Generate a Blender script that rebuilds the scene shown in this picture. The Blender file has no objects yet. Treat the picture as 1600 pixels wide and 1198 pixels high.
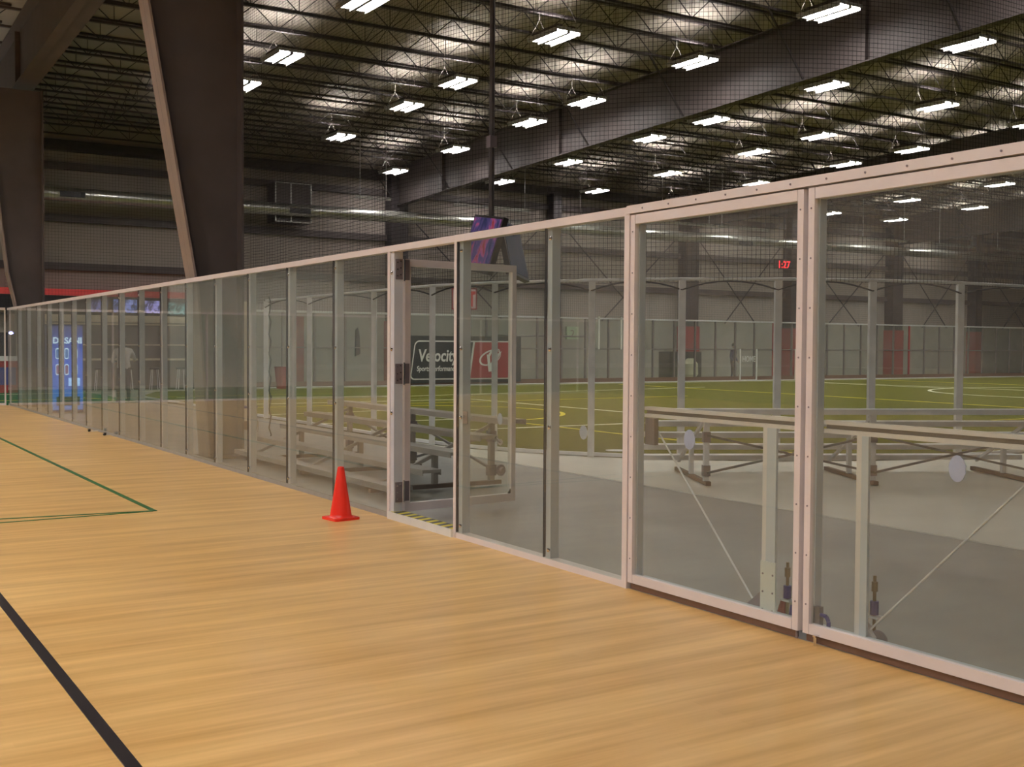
import bpy, bmesh, math, random
from mathutils import Vector, Matrix
random.seed(7)
PI = math.pi
S = bpy.context.scene
C = S.collection

# ---------------------------------------------------------------- camera, world, exposure
# world axes: X runs away from the wood court through the glass wall, Y runs along the glass wall, Z is up
H = 1.55
f, pit, rol, yaw = 1774.3, math.radians(1.871), math.radians(.335), math.radians(32.227)
cam = bpy.data.cameras.new('camera'); co = bpy.data.objects.new('camera', cam); C.objects.link(co)
fw = Vector((math.sin(yaw), math.cos(yaw), 0)); rt = Vector((math.cos(yaw), -math.sin(yaw), 0)); up = Vector((0, 0, 1))
fw2 = fw*math.cos(pit) - up*math.sin(pit); up2 = up*math.cos(pit) + fw*math.sin(pit)
rt3 = rt*math.cos(rol) + up2*math.sin(rol); up3 = up2*math.cos(rol) - rt*math.sin(rol)
m = Matrix.Identity(4)
for i in range(3):
    m[i][0] = rt3[i]; m[i][1] = up3[i]; m[i][2] = -fw2[i]
m[2][3] = H
co.matrix_world = m
cam.sensor_fit = 'HORIZONTAL'; cam.sensor_width = 36; cam.lens = f/1600*36
cam.clip_start = .05; cam.clip_end = 400
S.camera = co
w = bpy.data.worlds.new('world'); S.world = w; w.use_nodes = True
w.node_tree.nodes['Background'].inputs[0].default_value = (.02, .018, .02, 1)
w.node_tree.nodes['Background'].inputs[1].default_value = .3
S.view_settings.view_transform = 'Standard'; S.view_settings.look = 'None'
S.view_settings.exposure = 0; S.view_settings.gamma = 1; S.view_settings.use_curve_mapping = False
LAMP_DOWN, LAMP_UP = 46.0, 100.0
COURT_LAMP = 82.0
S.cycles.transparent_max_bounces = 24
S.cycles.max_bounces = 7
S.cycles.diffuse_bounces = 4
S.cycles.glossy_bounces = 4
S.cycles.sample_clamp_indirect = 6
S.cycles.use_denoising = True

# ---------------------------------------------------------------- materials
def nt(name):
    m = bpy.data.materials.new(name); m.use_nodes = True
    return m, m.node_tree.nodes, m.node_tree.links, m.node_tree.nodes['Principled BSDF']
def mat(name, col, rough=.6, metal=0., var=.08, scale=6., spec=.5, bump=0., stretch=None, col2=None):
    m, n, l, b = nt(name)
    tc = n.new('ShaderNodeTexCoord'); mp = n.new('ShaderNodeMapping'); l.new(tc.outputs['Object'], mp.inputs[0])
    if stretch: mp.inputs['Scale'].default_value = stretch
    no = n.new('ShaderNodeTexNoise'); no.inputs['Scale'].default_value = scale; no.inputs['Detail'].default_value = 5
    l.new(mp.outputs[0], no.inputs['Vector'])
    mx = n.new('ShaderNodeMix'); mx.data_type = 'RGBA'
    c2 = col2 or tuple(min(1, c*(1+var)) for c in col); c1 = col if col2 else tuple(c*(1-var) for c in col)
    mx.inputs[6].default_value = (*c1, 1); mx.inputs[7].default_value = (*c2, 1)
    rp = n.new('ShaderNodeMapRange'); rp.inputs[1].default_value = .3; rp.inputs[2].default_value = .7
    l.new(no.outputs[0], rp.inputs[0]); l.new(rp.outputs[0], mx.inputs[0]); l.new(mx.outputs[2], b.inputs['Base Color'])
    b.inputs['Roughness'].default_value = rough; b.inputs['Metallic'].default_value = metal
    b.inputs['Specular IOR Level'].default_value = spec
    if bump:
        bp = n.new('ShaderNodeBump'); bp.inputs['Strength'].default_value = bump; bp.inputs['Distance'].default_value = .01
        l.new(no.outputs[0], bp.inputs['Height']); l.new(bp.outputs[0], b.inputs['Normal'])
    return m
def emit(name, col, s):
    m, n, l, b = nt(name)
    b.inputs['Base Color'].default_value = (.02, .02, .02, 1)
    b.inputs['Emission Color'].default_value = (*col, 1); b.inputs['Emission Strength'].default_value = s
    return m
def glass(name, tint=(.93, .965, .945), smear_haze=0.075):
    m, n, l, b = nt(name); n.remove(b)
    out = n['Material Output']
    g = n.new('ShaderNodeNewGeometry')
    ma = n.new('ShaderNodeMath'); ma.operation = 'MULTIPLY_ADD'    # ior 1.5 outside, 1/1.5 on the inner face
    ma.inputs[1].default_value = 1/1.5-1.5; ma.inputs[2].default_value = 1.5
    l.new(g.outputs['Backfacing'], ma.inputs[0])
    fr = n.new('ShaderNodeFresnel'); l.new(ma.outputs[0], fr.inputs[0])
    tr = n.new('ShaderNodeBsdfTransparent'); tr.inputs[0].default_value = (*tint, 1)
    gl = n.new('ShaderNodeBsdfGlossy'); gl.inputs['Roughness'].default_value = .015; gl.inputs[0].default_value = (.95, .95, .95, 1)
    mx = n.new('ShaderNodeMixShader'); l.new(fr.outputs[0], mx.inputs[0]); l.new(tr.outputs[0], mx.inputs[1]); l.new(gl.outputs[0], mx.inputs[2])
    # faint film of dust and ball smears, raised to paint in haze
    df = n.new('ShaderNodeBsdfDiffuse'); df.inputs[0].default_value = (.75, .72, .68, 1)
    no = n.new('ShaderNodeTexNoise'); no.inputs['Scale'].default_value = 1.6; no.inputs['Detail'].default_value = 4
    tc = n.new('ShaderNodeTexCoord'); l.new(tc.outputs['Object'], no.inputs['Vector'])
    mr = n.new('ShaderNodeMapRange'); mr.inputs[1].default_value = .35; mr.inputs[2].default_value = .75; mr.inputs[3].default_value = smear_haze*.3; mr.inputs[4].default_value = smear_haze
    l.new(no.outputs[0], mr.inputs[0])
    m2 = n.new('ShaderNodeMixShader'); l.new(mr.outputs[0], m2.inputs[0]); l.new(mx.outputs[0], m2.inputs[1]); l.new(df.outputs[0], m2.inputs[2])
    l.new(m2.outputs[0], out.inputs[0])
    return m

def wood_mat():
    m, n, l, b = nt('maple_court')
    tc = n.new('ShaderNodeTexCoord')
    def noise(sc, vec, det=4):
        mp = n.new('ShaderNodeMapping'); mp.inputs['Scale'].default_value = vec; l.new(tc.outputs['Object'], mp.inputs[0])
        no = n.new('ShaderNodeTexNoise'); no.inputs['Scale'].default_value = sc; no.inputs['Detail'].default_value = det
        l.new(mp.outputs[0], no.inputs['Vector']); return no.outputs[0]
    fine = noise(1., (1.3, 26, 1), 5); mid = noise(1., (.55, 6, 1), 3); big = noise(.35, (1, 1, 1), 2)
    br = n.new('ShaderNodeTexBrick'); br.inputs['Scale'].default_value = 1; br.inputs['Brick Width'].default_value = 1.1
    br.inputs['Row Height'].default_value = .075; br.inputs['Mortar Size'].default_value = .0006; br.offset = .37
    br.inputs['Color1'].default_value = (0, 0, 0, 1); br.inputs['Color2'].default_value = (1, 1, 1, 1); br.inputs['Mortar'].default_value = (.2, .2, .2, 1)
    l.new(tc.outputs['Object'], br.inputs['Vector'])
    def mad(a, k, c):
        x = n.new('ShaderNodeMath'); x.operation = 'MULTIPLY_ADD'; l.new(a, x.inputs[0]); x.inputs[1].default_value = k
        if isinstance(c, float): x.inputs[2].default_value = c
        else: l.new(c, x.inputs[2])
        return x.outputs[0]
    v = mad(fine, .60, mad(mid, 1.35, mad(big, .45, mad(br.outputs['Color'], .10, -.74))))
    cr = n.new('ShaderNodeValToRGB'); l.new(v, cr.inputs[0])
    cr.color_ramp.elements[0].position = .15; cr.color_ramp.elements[0].color = (.58, .325, .098, 1)
    cr.color_ramp.elements[1].position = .85; cr.color_ramp.elements[1].color = (.86, .56, .215, 1)
    l.new(cr.outputs[0], b.inputs['Base Color'])
    b.inputs['Roughness'].default_value = .36; b.inputs['Specular IOR Level'].default_value = .30
    return m

def turf_mat(name, a, b_):
    m = mat(name, a, .95, var=.2, scale=3., spec=.05, bump=.3, col2=b_)
    return m

M = {}
M['wood'] = wood_mat()
M['concrete'] = mat('dark_polished_concrete', (.27, .255, .23), .38, col2=(.37, .35, .31), scale=.9, spec=.5)
M['concrete_l'] = mat('light_concrete', (.80, .76, .66), .45, var=.06, scale=1.1)
M['turf'] = turf_mat('olive_turf', (.095, .10, .010), (.145, .14, .018))
M['turf2'] = turf_mat('green_turf', (.012, .10, .04), (.02, .13, .055))
M['white_line'] = mat('white_turf_line', (.85, .82, .6), .9, var=.05)
M['yellow_line'] = mat('yellow_turf_line', (.75, .62, .03), .9, var=.05)
M['green_tape'] = mat('green_court_line', (.02, .15, .035), .4, var=.1)
M['black_tape'] = mat('black_court_line', (.012, .008, .010), .35, var=.1)
M['alu'] = mat('clear_anodised_aluminium', (.86, .79, .78), .42, .1, var=.04, scale=3)
M['alu_grey'] = mat('grey_aluminium_tube', (.66, .69, .75), .5, .1, var=.04, scale=3)
M['alu_dark'] = mat('dull_bronze_aluminium', (.20, .18, .175), .45, .3, var=.08)
M['seal'] = mat('black_gasket', (.012, .008, .015), .6)
M['steel'] = mat('dark_primer_steel', (.085, .07, .068), .55, var=.12, scale=2)
M['flange'] = mat('court_lit_flange', (.24, .19, .165), .6, var=.1, scale=2)  # paler than the web: light off the wood court painted into the colour
M['joist'] = mat('joist_primer_steel', (.05, .042, .045), .5, var=.15)
M['deck'] = mat('vinyl_faced_roof_insulation', (.34, .305, .265), .6, var=.10, scale=1.2, stretch=(1, .15, 1))
M['wallp'] = mat('plaster_liner_wall', (.36, .315, .28), .8, var=.10, scale=.5)
M['wallc'] = mat('court_side_wall', (.62, .59, .54), .8, var=.05)
M['walld'] = mat('dark_upper_wall', (.12, .11, .105), .8, var=.1)
M['galv'] = mat('galvanised_steel', (.55, .55, .50), .28, .85, var=.12, scale=4)
M['galv_r'] = mat('dull_galvanised_rail', (.82, .82, .84), .45, .15, var=.08)
M['white'] = mat('white_paint', (.78, .78, .74), .5, var=.04)
M['cream'] = mat('cream_laminate', (.72, .62, .46), .6, var=.04)
M['brown'] = mat('brown_base', (.16, .09, .06), .6)
M['red'] = mat('red_padding', (.33, .025, .03), .55, var=.1)
M['cone'] = mat('fluorescent_red_vinyl', (1.0, .045, .025), .26, var=.02)
M['rope'] = mat('black_net_twine', (.012, .010, .014), .8)
M['rope_w'] = mat('pale_net_rope', (.38, .35, .33), .8)
M['black'] = mat('black_plastic', (.02, .02, .022), .4)
M['blue'] = mat('blue_plastic', (.03, .03, .22), .35)
M['brass'] = mat('aged_brass', (.30, .22, .13), .35, .8)
M['chrome'] = mat('chrome', (.75, .75, .78), .12, 1.)
M['hinge'] = mat('dull_steel_hinge', (.30, .26, .29), .45, .6)
M['sticker'] = mat('pale_blue_vinyl_dot', (.38, .44, .56), .6)
M['yellow'] = mat('yellow_plastic', (.75, .62, .05), .5)
M['glass'] = glass('court_glass')
M['glass2'] = glass('rink_glass', (.90, .95, .92), .10)
M['lamp'] = emit('fluorescent_tubes', (1.0, .93, .90), LAMP_DOWN)
M['lamp_up'] = emit('fluorescent_uplight', (1.0, .93, .86), LAMP_UP)
M['lamp_c'] = emit('court_tubes', (1.0, .94, .92), COURT_LAMP)
M['lamp_l'] = emit('added_lobby_tubes', (1.0, .93, .84), 24)
M['housing'] = mat('white_lamp_housing', (.55, .55, .55), .4, .2)

# ---------------------------------------------------------------- mesh helpers
class MB:
    def __init__(s): s.v = []; s.f = []; s.mi = []; s.k = 0
    def add(s, vs, fs):
        o = len(s.v); s.v += [tuple(p) for p in vs]; s.f += [tuple(i+o for i in q) for q in fs]; s.mi += [s.k]*len(fs)
        return s
    def box(s, x0, x1, y0, y1, z0, z1, mt=None):
        vs = [Vector(p) for p in ((x0,y0,z0),(x1,y0,z0),(x1,y1,z0),(x0,y1,z0),(x0,y0,z1),(x1,y0,z1),(x1,y1,z1),(x0,y1,z1))]
        if mt: vs = [mt @ p for p in vs]
        return s.add(vs, [(0,3,2,1),(4,5,6,7),(0,1,5,4),(1,2,6,5),(2,3,7,6),(3,0,4,7)])
    def bar(s, p, q, r, n=4, r2=None, cap=True):
        p = Vector(p); q = Vector(q); d = (q-p).normalized(); r2 = r if r2 is None else r2
        a = d.cross(Vector((0,0,1)) if abs(d.z) < .95 else Vector((1,0,0))).normalized(); b = d.cross(a)
        vs = []
        for e, rr in ((p, r), (q, r2)):
            for i in range(n):
                t = 2*PI*(i+.5)/n
                vs.append(e + a*math.cos(t)*rr + b*math.sin(t)*rr)
        fs = [(i, (i+1) % n, n+(i+1) % n, n+i) for i in range(n)]
        if cap: fs += [tuple(range(n))[::-1], tuple(range(n, 2*n))]
        return s.add(vs, fs)
    def lathe(s, prof, n=24, c=(0,0,0), mt=None):
        c = Vector(c); vs = []; fs = []
        for r, z in prof:
            for i in range(n):
                p = Vector((r*math.cos(2*PI*i/n), r*math.sin(2*PI*i/n), z))
                if mt: p = mt @ p
                vs.append(p+c)
        for j in range(len(prof)-1):
            for i in range(n): fs.append((j*n+i, j*n+(i+1) % n, (j+1)*n+(i+1) % n, (j+1)*n+i))
        fs.append(tuple(range(n))[::-1]); fs.append(tuple((len(prof)-1)*n+i for i in range(n)))
        return s.add(vs, fs)
    def prism(s, poly, z0, z1, mt=None):
        n = len(poly)
        vs = [Vector((x, y, z0)) for x, y in poly]+[Vector((x, y, z1)) for x, y in poly]
        if mt: vs = [mt @ p for p in vs]
        return s.add(vs, [tuple(range(n))[::-1], tuple(range(n, 2*n))]+[(i, (i+1) % n, n+(i+1) % n, n+i) for i in range(n)])
    def tube(s, pts, r, n=6):
        for a, b in zip(pts, pts[1:]): s.bar(a, b, r, n)
        return s
    def mesh(s, name, ma, smooth=False):
        me = bpy.data.meshes.new(name); me.from_pydata(s.v, [], s.f)
        for q in (ma if isinstance(ma, (list, tuple)) else [ma]): me.materials.append(q)
        if isinstance(ma, (list, tuple)): me.polygons.foreach_set('material_index', s.mi)
        if smooth: me.polygons.foreach_set('use_smooth', [True]*len(me.polygons)); me.set_sharp_from_angle(angle=.6)
        me.update(); return me
    def obj(s, name, ma, parent=None, smooth=False, loc=None):
        o = bpy.data.objects.new(name, s.mesh(name, ma, smooth)); C.objects.link(o)
        if parent: o.parent = parent
        if loc: o.location = loc
        return o
def tag(o, label=None, cat=None, group=None, kind=None):
    if label: o['label'] = label
    if cat: o['category'] = cat
    if group: o['group'] = group
    if kind: o['kind'] = kind
    return o
def thing(name, label, cat, loc=(0,0,0), rz=0, group=None):
    o = bpy.data.objects.new(name, None); C.objects.link(o); o.location = loc; o.rotation_euler = (0, 0, rz)
    o.empty_display_size = .1
    return tag(o, label, cat, group)
def struct(o, label, cat='structure'):
    return tag(o, label, cat, kind='structure')
def inst(name, me, parent=None, loc=(0,0,0), rz=0):
    o = bpy.data.objects.new(name, me); C.objects.link(o); o.parent = parent; o.location = loc; o.rotation_euler = (0,0,rz); return o
def copy_tree(o, parent=None):
    c = o.copy(); C.objects.link(c)
    if parent: c.parent = parent
    for ch in list(o.children): copy_tree(ch, c)
    return c
def text(name, s, size, ma, parent, mt, shear=0., offset=0., ext=.004, align='LEFT', sx=1.):
    cu = bpy.data.curves.new(name, 'FONT'); cu.body = s; cu.size = size; cu.shear = shear; cu.offset = offset
    cu.extrude = ext; cu.align_x = align; cu.resolution_u = 3
    t = bpy.data.objects.new(name, cu); C.objects.link(t)
    me = bpy.data.meshes.new_from_object(t.evaluated_get(bpy.context.evaluated_depsgraph_get()))
    C.objects.unlink(t); bpy.data.objects.remove(t)
    me.transform(Matrix.Diagonal((sx, 1, 1, 1))); me.transform(mt); me.materials.clear(); me.materials.append(ma); me.name = name
    o = bpy.data.objects.new(name, me); C.objects.link(o); o.parent = parent
    return o

# ================================================================= SETTING: floors
XG = 4.50            # plane of the glass wall
YE = 30.9            # end of the wood court
fl = MB().box(-14, 76, -9, 44.2, -.25, -.02).obj('floor', M['concrete'])
struct(fl, 'dark grey polished concrete floor of the walkway behind the glass wall', 'floor')
MB().box(-14, XG+.01, -9, YE-.05, -.02, 0).obj('wood_court_surface', M['wood'], fl)['label'] = 'orange maple court surface in front of the glass'
MB().box(8.1, 76, -9, 18, -.02, -.008).obj('light_concrete_slab', M['concrete_l'], fl)['label'] = 'pale concrete slab beyond the dark walkway'
MB().box(-14, 7.9, YE+.1, 41, -.02, -.006).obj('lobby_turf', M['turf2'], fl)['label'] = 'dark green carpet beyond the end of the court'

# turf field with a rounded near corner
CX, CY, CR = 14.65, 16.5, 6.2
arc = [(CX-CR*math.cos(a), CY-CR*math.sin(a)) for a in [PI/2*i/28 for i in range(29)]]
edge = [(CX-CR, 34.0)] + arc + [(70.0, CY-CR)]
field = MB().prism([(CX-CR+5, 39.0), (CX-CR+1.5, 37.6)] + edge + [(70, 39.0)], -.015, .004).obj('turf_field', M['turf'])
struct(field, 'olive green artificial turf field behind the net', 'field')
def strip(name, pts, wd, ma, z=.0045, parent=field):
    b = MB()
    L = []; R = []
    for i, p in enumerate(pts):
        a = Vector(pts[max(0, i-1)]); c = Vector(pts[min(len(pts)-1, i+1)]); d = (c-a).normalized(); nrm = Vector((-d.y, d.x))*wd/2
        L.append((p[0]+nrm.x, p[1]+nrm.y)); R.append((p[0]-nrm.x, p[1]-nrm.y))
    for i in range(len(pts)-1):
        b.prism([R[i], R[i+1], L[i+1], L[i]], z-.003, z+.003)
    return b.obj(name, ma, parent)
def circ(cx, cy, r, a0=0, a1=360, n=48): return [(cx+r*math.cos(math.radians(a0+(a1-a0)*i/n)), cy+r*math.sin(math.radians(a0+(a1-a0)*i/n))) for i in range(n+1)]
WL, YL = M['white_line'], M['yellow_line']
for pts, wd, ma in (
    ([(16.66, 18.15), (16.66, 28.6)], .13, WL), ([(8.5, 18.15), (16.7, 18.15)], .13, WL), ([(8.5, 28.6), (16.7, 28.6)], .13, WL),
    ([(11.8, 20.9), (11.8, 25.9)], .10, WL), ([(8.5, 20.9), (11.8, 20.9)], .10, WL), ([(8.5, 24.1), (11.8, 24.5)], .10, WL),
    (circ(12.21, 23.28, 3.27, -80, 80, 30), .11, YL), ([(28.9, 37.5), (28.3, 27.2), (27.5, 17.5), (27.1, 10.6)], .12, YL),
    ([(12.4, 10.8), (12.4, 20)], .09, YL), ([(8.5, 27), (24, 27.6)], .08, YL),
    (circ(39.25, 22.72, 5.94), .13, WL), ([(39.25, 10.6), (39.25, 38.6)], .13, WL), ([(45, 10.6), (45, 38.6)], .12, YL),
    ([(38.8, 35.4), (38.2, 28.7)], .12, WL), ([(9.5, 38.3), (69, 38.3)], .14, WL), ([(22.0, 15.30), (25.6, 15.30)], .11, YL),
    ([(9.3, 33), (16, 31.2), (30, 33.5)], .09, WL)):
    strip('field_line', pts, wd, ma)
MB().lathe([(.16, .002), (.16, .008)], 20, (10.36, 13.5, 0)).obj('white_spot', M['white'], field)['label'] = 'white round mark on the turf near the curb'
cv = MB()
for p, q in zip(edge, edge[1:]):
    d = (Vector(q)-Vector(p)).normalized(); nn = Vector((d.y, -d.x))*.07
    cv.prism([(p[0], p[1]), (p[0]-nn.x, p[1]-nn.y), (q[0]-nn.x, q[1]-nn.y), (q[0], q[1])][::-1], -.01, .05)
cu = cv.obj('turf_curb', M['galv_r'], field); cu['label'] = 'low grey curb around the rounded turf edge'

# court lines
strip('court_line', [(2.80, 10.66), (2.80, 30.8)], .05, M['green_tape'], .001, fl)
strip('court_line', [(2.82, 10.68), (1.5, 10.85), (-3, 11.4)], .035, M['green_tape'], .001, fl)
strip('court_line', [(2.78, 10.66), (1.5, 10.62), (-3, 10.5)], .03, M['green_tape'], .001, fl)
strip('court_line', [(1.027, -8.9), (1.027, 30.8)], .055, M['black_tape'], .001, fl)
# lobby carpet lines
for pts, ma in (([(-6, 34.2), (5.6, 33.4)], YL), ([(5.0, 32.5), (7.8, 31.6)], WL), ([(-3, 38.2), (7.6, 37.2)], WL), ([(6.4, 37), (7.6, 32)], YL)):
    strip('carpet_line', pts, .09, ma, -.004, fl)

# ================================================================= SETTING: walls
def ztop(Y): return 10.22-.035*(Y-28)
YW = 44.0
gz = (1.6, 2.92, 4.37, 6.12, 8.02)
wb = MB().box(-14, 76, YW, YW+.3, -.02, 9.9).obj('wall_back', M['wallp'])
struct(wb, 'pale liner wall at the far end with dark horizontal girts', 'wall')
for z in gz[2:]:
    MB().box(-14, 76, YW-.2, YW, z-.13, z+.13).obj('girt', M['steel'], wb)
MB().box(-14, 76, YW-.25, YW, 8.55, 8.95).obj('eave_strut', M['joist'], wb)
struct(MB().box(-14.3, -14, -9, YW, -.02, 11.2).obj('wall_left', M['walld']), 'wall on the far side of the wood court', 'wall')
struct(MB().box(76, 76.3, -9, YW, -.02, 11.2).obj('wall_right', M['wallp']), 'wall at the far right end of the hall', 'wall')
struct(MB().box(-14, 76, -9.3, -9, -.02, 11.2).obj('wall_near', M['walld']), 'wall behind the camera', 'wall')

# roof deck
rb = MB(); b0, b1 = ztop(-9), ztop(YW)
rb.add([(-14,-9,b0),(76,-9,b0),(76,YW+.3,b1),(-14,YW+.3,b1),(-14,-9,b0+.2),(76,-9,b0+.2),(76,YW+.3,b1+.2),(-14,YW+.3,b1+.2)], [(0,1,2,3)[::-1],(4,5,6,7),(0,1,5,4),(1,2,6,5),(2,3,7,6),(3,0,4,7)])
ceil = struct(rb.obj('ceiling', M['deck']), 'sloping roof deck with pale insulation between dark open web joists', 'ceiling')

# open web joists, one mesh for every bay
JD = .60
def joist_mesh(L):
    b = MB(); n = round(L/.62); st = L/n
    b.box(0, L, -.055, .055, -.06, -.004); b.box(0, L, -.05, .05, -JD, -JD+.055)
    for i in range(n):
        x0, x1 = i*st, (i+1)*st
        if i % 2 == 0: b.bar((x0, 0, -.03), (x1, 0, -JD+.03), .015, 4, cap=False)
        else: b.bar((x0, 0, -JD+.03), (x1, 0, -.03), .015, 4, cap=False)
        if i % 2: b.bar((x0, 0, -.03), (x0, 0, -JD+.03), .010, 3, cap=False)
    return b.mesh('joist', M['joist'])
RX = [5.0, 21.7, 38.0, 53.6, 69.5]
jy = []
y = 2.2
while y < 43.6: jy.append(y); y += 1.53
for k in range(len(RX)-1):
    L = RX[k+1]-RX[k]-.02; me = joist_mesh(L)
    for y in jy: inst('joist', me, ceil, (RX[k]+.01, y, ztop(y)))
me = joist_mesh(18.4)
for y in jy: inst('joist', me, ceil, (-13.7, y, ztop(y)))
for k in range(len(RX)-1):
    for j in (1, 2, 3):
        x = RX[k]+(RX[k+1]-RX[k])*j/4; b = MB()
        for a, c in zip(jy, jy[1:]):
            b.bar((x, a, ztop(a)-.04), (x, c, ztop(c)-JD+.03), .012, 3, cap=False); b.bar((x+.05, a, ztop(a)-JD+.03), (x+.05, c, ztop(c)-.04), .012, 3, cap=False)
        b.obj('bridging', M['joist'], ceil)
# rafters (deep tapered I girders) running along Y
def girder(x, name, lab, ya=-8.9, yb=43.9, depth=1.6, t=.03, fwid=.32, mat_=None):
    e = thing(name, lab, 'beam'); e['kind'] = 'structure'
    zt = lambda Y: ztop(Y)-JD
    b = MB()
    def sl(x0, x1, o0, o1):
        vs = [(x0,ya,zt(ya)-o1),(x1,ya,zt(ya)-o1),(x1,yb,zt(yb)-o1),(x0,yb,zt(yb)-o1),(x0,ya,zt(ya)-o0),(x1,ya,zt(ya)-o0),(x1,yb,zt(yb)-o0),(x0,yb,zt(yb)-o0)]
        b.add(vs, [(0,3,2,1),(4,5,6,7),(0,1,5,4),(1,2,6,5),(2,3,7,6),(3,0,4,7)])
    sl(x-t/2, x+t/2, 0, depth); b.obj('web', M['steel'], e); b = MB()
    sl(x-fwid/2, x+fwid/2, 0, .03); b.obj('top_flange', M['steel'], e); b = MB()
    sl(x-fwid/2, x+fwid/2, depth-.03, depth); b.obj('bottom_flange', M['steel'], e)
    for Y in (8.3, 18.6, 31.4, 39.5):
        MB().box(x-.13, x+.13, Y-.015, Y+.015, zt(Y)-depth, zt(Y)).obj('stiffener', M['steel'], e)
    return e
raf = []
for x, lab in ((21.7, 'deep dark steel roof girder crossing behind the net, nearest the glass wall'),
               (38.0, 'second dark steel roof girder, beyond the first one'), (53.6, 'third dark steel roof girder, the farthest one')):
    g = girder(x, 'roof_girder', lab); raf.append(g)
    for Y in jy[::3]:
        zt = ztop(Y)-JD
        MB().bar((x-.1, Y, zt-1.56), (x-1.35, Y, zt+.02), .032, 4).obj('flange_brace', M['joist'], g); MB().bar((x+.1, Y, zt-1.56), (x+1.35, Y, zt+.02), .032, 4).obj('flange_brace', M['joist'], g)
girder(4.93, 'edge_girder', 'dark girder over the glass wall at the upper left', depth=1.55, fwid=.5)

# tapered columns beside the glass wall
def tcol(Y, lab, prof, xr=5.25, fwid=.42):
    e = thing('tapered_column', lab, 'column'); e['kind'] = 'structure'
    L = [(x, z) for x, z in prof]
    MBf = MB()
    web = MB(); n = len(L)
    for (xa, za), (xb, zb) in zip(L, L[1:]):
        web.add([(xa,Y-.012,za),(xr,Y-.012,za),(xr,Y-.012,zb),(xb,Y-.012,zb),(xa,Y+.012,za),(xr,Y+.012,za),(xr,Y+.012,zb),(xb,Y+.012,zb)], [(0,1,2,3),(4,7,6,5),(0,4,5,1),(3,2,6,7),(0,3,7,4),(1,5,6,2)])
        MBf.add([(xa,Y-fwid/2,za),(xa+.03,Y-fwid/2,za),(xb+.03,Y-fwid/2,zb),(xb,Y-fwid/2,zb),(xa,Y+fwid/2,za),(xa+.03,Y+fwid/2,za),(xb+.03,Y+fwid/2,zb),(xb,Y+fwid/2,zb)], [(0,1,2,3),(4,7,6,5),(0,4,5,1),(3,2,6,7),(0,3,7,4),(1,5,6,2)])
    web.obj('web', M['steel'], e); fo = MBf.obj('tapered_flange', M['flange'], e)
    MB().box(xr-.03, xr, Y-fwid/2, Y+fwid/2, 0, L[-1][1]).obj('straight_flange', M['steel'], e)
    MB().box(prof[0][0]-.05, xr+.08, Y-fwid/2-.04, Y+fwid/2+.04, -.02, .02).obj('base_plate', M['steel'], e)
    return e
tcol(15.5, 'wide dark tapered steel column rising behind the glass wall, nearer one', [(4.74, 0), (4.60, 2.3), (4.56, 2.5), (3.90, 6.4), (3.75, 8.2)])
tcol(30.35, 'dark tapered steel column at the left edge, farther one', [(4.80, 0), (4.62, 2.3), (4.40, 3.3), (4.02, 6.8), (3.9, 7.8)])

# back wall frame columns with red painted feet, and rod bracing
BC = [(14.0, .35), (21.7, .8), (29.8, .45), (38.0, .85), (45.2, .55), (53.5, .85), (60.9, .6), (69, .8)]
for i, (x, wd) in enumerate(BC):
    e = thing('wall_column', '%s dark steel column on the back wall counting from the snack bar' % ['first', 'second', 'third', 'fourth', 'fifth', 'sixth', 'seventh', 'eighth'][i], 'column', (x, YW-.3, 0)); e['kind'] = 'structure'
    MB().box(-wd/2, wd/2, -.3, .3, 2.6, 8.6).obj('shaft', M['joist'], e)
    MB().box(-wd/2-.05, wd/2+.05, -.34, .3, -.02, 2.6).obj('red_foot', M['red'], e)['label'] = 'red padded foot'
for (xa, _), (xb, _) in zip(BC[1:-1], BC[2:]):
    dx = (xb-xa-.6)*.667
    MB().bar((xa+.3, YW-.25, 7.4), (xa+.3+dx, YW-.25, 2.8), .03, 5).obj('rod_brace', M['joist'], wb); MB().bar((xb-.3-dx, YW-.28, 2.8), (xb-.3, YW-.28, 7.4), .03, 5).obj('rod_brace', M['joist'], wb)

# ================================================================= GLASS WALL
gw = thing('glass_wall', 'long clear glass wall with aluminium rails along the wood court', 'glass wall'); gw['kind'] = 'structure'
fins = [7.90, 6.70]
def pane(y0, y1, z0=.05, z1=2.39, parent=gw, name='glass_pane', g='glass'):
    return MB().box(XG-.006, XG+.006, y0, y1, z0, z1).obj(name, M[g], parent)
def fin(y, wd=.062, parent=gw):
    o = MB().box(XG+.014, XG+.085, y-wd, y-.006, .02, 2.39).obj('fin_post', M['alu_grey'], parent)
    MB().box(XG-.0065, XG+.0135, y-.0028, y+.0028, .05, 2.39).obj('black_joint', M['seal'], o)
    for z in (2.31, 1.53, .98, .11):
        MB().lathe([(.010, -.012), (.015, -.009), (.015, 0)], 12, (XG-.006, y-wd-.012, z), Matrix.Rotation(PI/2, 4, 'Y')).obj('bolt', M['chrome'], o, True)
    return o
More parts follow.
